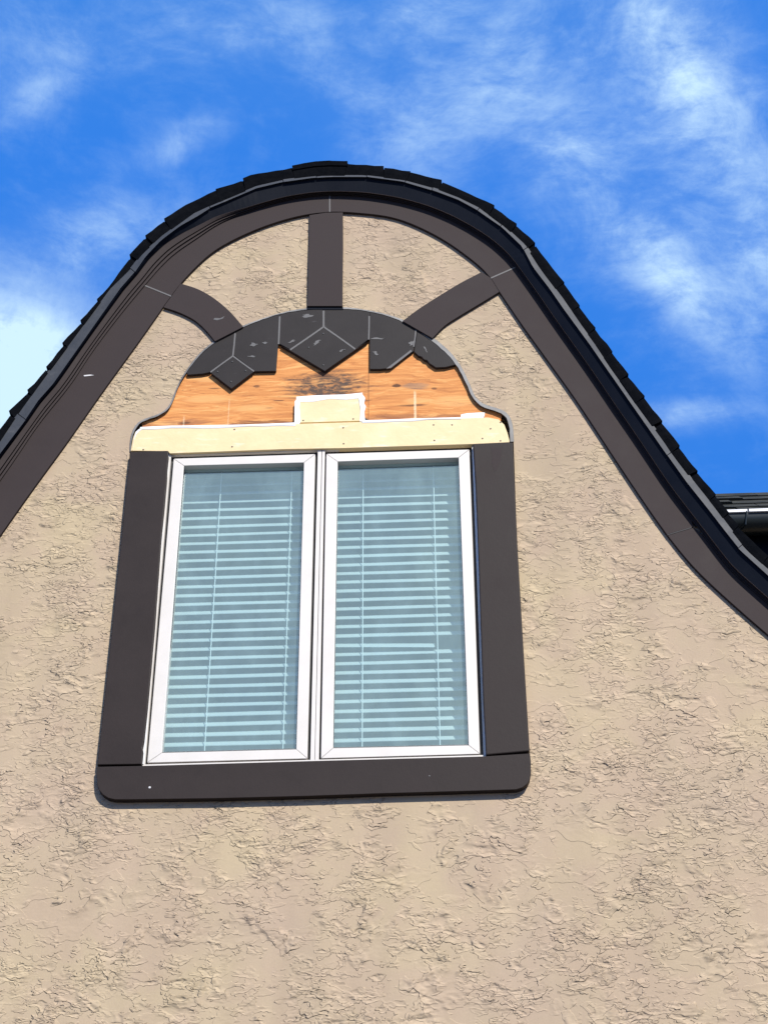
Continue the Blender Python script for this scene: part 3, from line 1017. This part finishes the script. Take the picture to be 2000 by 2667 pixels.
MB().prism([(1279, 1165), (1306, 1168), (1303, 1200), (1293, 1222), (1286, 1228), (1281, 1205)], T_CASE - 0.002, T_CASE + 0.0005).build('scuff', 'trim', window)
# ragged white caulk between frame and casings

def ragged(a, b, w0, w1, d=0.0012):
    n = 34
    L, Rr = [], []
    for i in range(n):
        t = i / (n - 1)
        x, y = a[0] + (b[0] - a[0]) * t, a[1] + (b[1] - a[1]) * t
        L.append((x - w0 * random.uniform(0.5, 1.3), y))
        Rr.append((x + w1 * random.uniform(0.8, 1.1), y))
    wc = MB()
    wc.rows([[P(q, -0.004) for q in L], [P(q, d + 0.001) for q in L], [P(q, d + 0.003) for q in [((l[0] + r[0]) / 2, l[1]) for l, r in zip(L, Rr)]], [P(q, d) for q in Rr], [P(q, -0.004) for q in Rr]])
    wc.build('frame_caulk', 'white', window)


ragged((437.5, 1186), (372, 1990), 4.5, 4.0)
ragged((1232, 1165), (1266, 1966), 2.5, 4.0)

# room behind the panes
x0, x1 = P((372, 1985), 0).x - 0.12, P((1262, 1965), 0).x + 0.12
z0, z1 = P((800, 1985), 0).z - 0.9, P((840, 1170), 0).z + 0.12
rm = MB()
vs = [(x, y, z) for x in (x0, x1) for y in (0.17, 3.2) for z in (z0, z1)]
rm.add(vs, [(0, 1, 5, 4)][:0] + [(2, 3, 7, 6), (0, 2, 6, 4), (1, 5, 7, 3), (0, 1, 3, 2), (4, 6, 7, 5)])
# front wall of the room round the opening
q = [P(p, 0) for p in ((448, 1187), (1227, 1161.5), (1257, 1965.5), (380, 1990))]
ox0, ox1, oz0, oz1 = max(q[0].x, q[3].x), min(q[1].x, q[2].x), max(q[2].z, q[3].z), min(q[0].z, q[1].z)
rm.box(x0, ox0 - 0.006, 0.112, 0.169, z0, z1).box(ox1 + 0.006, x1, 0.112, 0.169, z0, z1)
rm.box(ox0 - 0.0059, ox1 + 0.0059, 0.112, 0.169, z0, oz0 - 0.006).box(ox0 - 0.0059, ox1 + 0.0059, 0.112, 0.169, oz1 + 0.006, z1)
rm.build('room', 'room', house)

# ------------------------------------------------------------------ blinds (they hang inside the panes: things of their own)
DBL = -0.098
for k, (pn, cords, lab) in enumerate(zip(panes, ((0.30, 0.885), (0.205, 0.785)), (
        'white venetian blind with all its slats whole behind the left casement pane',
        'white venetian blind with one broken drooping slat behind the right casement pane'))):
    gx0, gx1 = min(q.x for q in pn), max(q.x for q in pn)
    zt = max(q.z for q in pn)
    zb = min(q.z for q in pn)
    top_z, bot_z = P((600, 1332.7), DBL).z, P((600, 1943), DBL).z
    pitch = (top_z - bot_z) / 26.0
    cx = (gx0 + gx1) / 2
    bl = thing('window_blind', lab, 'blind', (cx, -DBL, zb), 'venetian blinds behind the casement panes')
    xa, xb = gx0 - 0.012, gx1 + 0.010
    th, wdt = R(54), 0.040
    broken = 16 if k == 1 else None

    def slat(mb, z, xa, xb, tilt=0.0, dth=0.0, lo_=0.0):
        rows = []
        for s in (-1, -0.33, 0.33, 1):
            crown = 0.0022 * (1 - s * s)
            dyy = -(-s) * 0
            yy = -DBL + s * 0.5 * wdt * math.cos(th + dth) - crown * math.sin(th + dth)
            zz = z + (s + 1) * 0.5 * wdt * math.sin(th + dth) + crown * math.cos(th + dth)
            rows.append([Vector((x, yy, zz + tilt * (x - xa) + 0.0006 * math.sin(9 * x + z * 31))) for x in (xa, xa + (xb - xa) * 0.33, xa + (xb - xa) * 0.66, xb)])
        up = [[v + Vector((0, 0.0012 * math.sin(th), -0.0012 * math.cos(th))) for v in r] for r in rows]
        mb.rows(rows + up[::-1], close=True)
    mb = MB()
    n_up = int((zt + 0.02 - top_z) / pitch)
    for i in range(-n_up, 29):
        z = top_z - i * pitch - 0.004
        if i == broken or z < zb - 0.03:
            continue
        slat(mb, z + random.uniform(-0.0008, 0.0008), xa, xb, 0, random.uniform(-0.03, 0.03))
    mb.build('slat_stack', 'slat', bl, smooth=True)
    if broken is not None:
        m2 = MB()
        slat(m2, top_z - broken * pitch - 0.004, xa, gx0 + (gx1 - gx0) * 0.765, -0.036)
        m2.build('slat', 'slat', bl, label='broken slat sagging to the right and cut short')
    hm = MB().box(xa, xb, -DBL - 0.03, -DBL + 0.03, zt + 0.02, zt + 0.07)
    hm.build('headrail', 'slat', bl)
    for c in cords:
        x = gx0 + (gx1 - gx0) * c
        MB().tube((x, -DBL - 0.0225, zt + 0.03), (x + 0.002, -DBL - 0.0225, zb - 0.03), 0.0018).build('ladder_cord', 'cord', bl)

# ------------------------------------------------------------------ the wing behind on the right: steep roof corner, gutter, eave
wing = thing('house_wing', 'dark shingled roof corner with a gutter behind the right foot of the curved gable', 'house wing', (2.4, 2.2, 0))
YW = -1.3                                    # metres behind the gable wall
gA, gB = P((1860, 1355), YW + 0.085), P((2330, 1340), YW + 0.085)
zg = 0.5 * (gA.z + gB.z)
xa, xb = gA.x - 0.5, gB.x + 1.5
yw = -YW
gm = MB()
NSEG = 12
prof = [(yw - 0.02 - 0.062 + 0.062 * math.cos(math.pi * i / NSEG + math.pi), zg - 0.006 - 0.070 * math.sin(math.pi * i / NSEG) ** 0.8) for i in range(NSEG + 1)]
prof_o = [(y - 0.0, z) for y, z in prof]
gm.rows([[Vector((xa, y, z)), Vector((xb, y, z))] for y, z in prof_o])
gm.build('gutter', 'gutter', wing, smooth=True)
yl = prof[0][0]
MB().box(xa, P((1929, 1330), YW).x, yl - 0.008, yl + 0.002, zg - 0.010, zg + 0.006).box(P((1932, 1330), YW).x, xb, yl - 0.009, yl + 0.002, zg - 0.010, zg + 0.006).build('gutter_lip_highlight', 'gutterlip', wing, bevel=0.002)
hx = P((1928, 1340), YW).x
MB().tube((hx, yl - 0.006, zg - 0.004), (hx - 0.012, yl + 0.0, zg - 0.075), 0.0035).tube((hx - 0.012, yl, zg - 0.075), (hx - 0.03, yl + 0.03, zg - 0.080), 0.0035).build('gutter_hanger', 'gutter', wing)
MB().box(xa, xb, yw - 0.018, yw + 0.01, zg - 0.20, zg - 0.003).build('fascia', 'black', wing)
MB().box(xa, xb, yw + 0.011, yw + 0.5, zg - 0.20, zg - 0.18).build('soffit', 'black', wing)
MB().box(xa, xb, yw + 0.51, yw + 0.7, 0, zg - 0.1).build('wall', 'stucco', wing)
rf = MB()
PT = R(45)
NC = 7
L = 0.14
for i in range(NC):
    y0, z0_ = yw - 0.05 + i * L * math.cos(PT), zg + 0.012 + i * L * math.sin(PT)
    y1, z1_ = y0 + L * math.cos(PT) * 1.15, z0_ + L * math.sin(PT) * 1.15
    x = xa
    while x < xb:
        w_ = random.uniform(0.14, 0.34)
        t = random.uniform(0.010, 0.022)
        nx, nz = -math.sin(PT) * t, math.cos(PT) * t
        vs = [(x, y0 + nx, z0_ + nz), (x + w_ - 0.004, y0 + nx, z0_ + nz), (x + w_ - 0.004, y1 + nx * .4, z1_ + nz * .4), (x, y1 + nx * .4, z1_ + nz * .4),
              (x, y0, z0_), (x + w_ - 0.004, y0, z0_), (x + w_ - 0.004, y1, z1_), (x, y1, z1_)]
        rf.add(vs, [(0, 1, 2, 3), (4, 7, 6, 5), (0, 4, 5, 1), (1, 5, 6, 2), (2, 6, 7, 3), (3, 7, 4, 0)])
        x += w_
rf.build('roof', 'wingshingle', wing)

# ------------------------------------------------------------------ ground
g = obj('ground', [(-400, -400, 0), (400, -400, 0), (400, 400, 0), (-400, 400, 0)], [[0, 1, 2, 3]], 'ground')
g['kind'] = 'structure'

for o in bpy.data.objects:
    if '_loc' in o:
        del o['_loc']
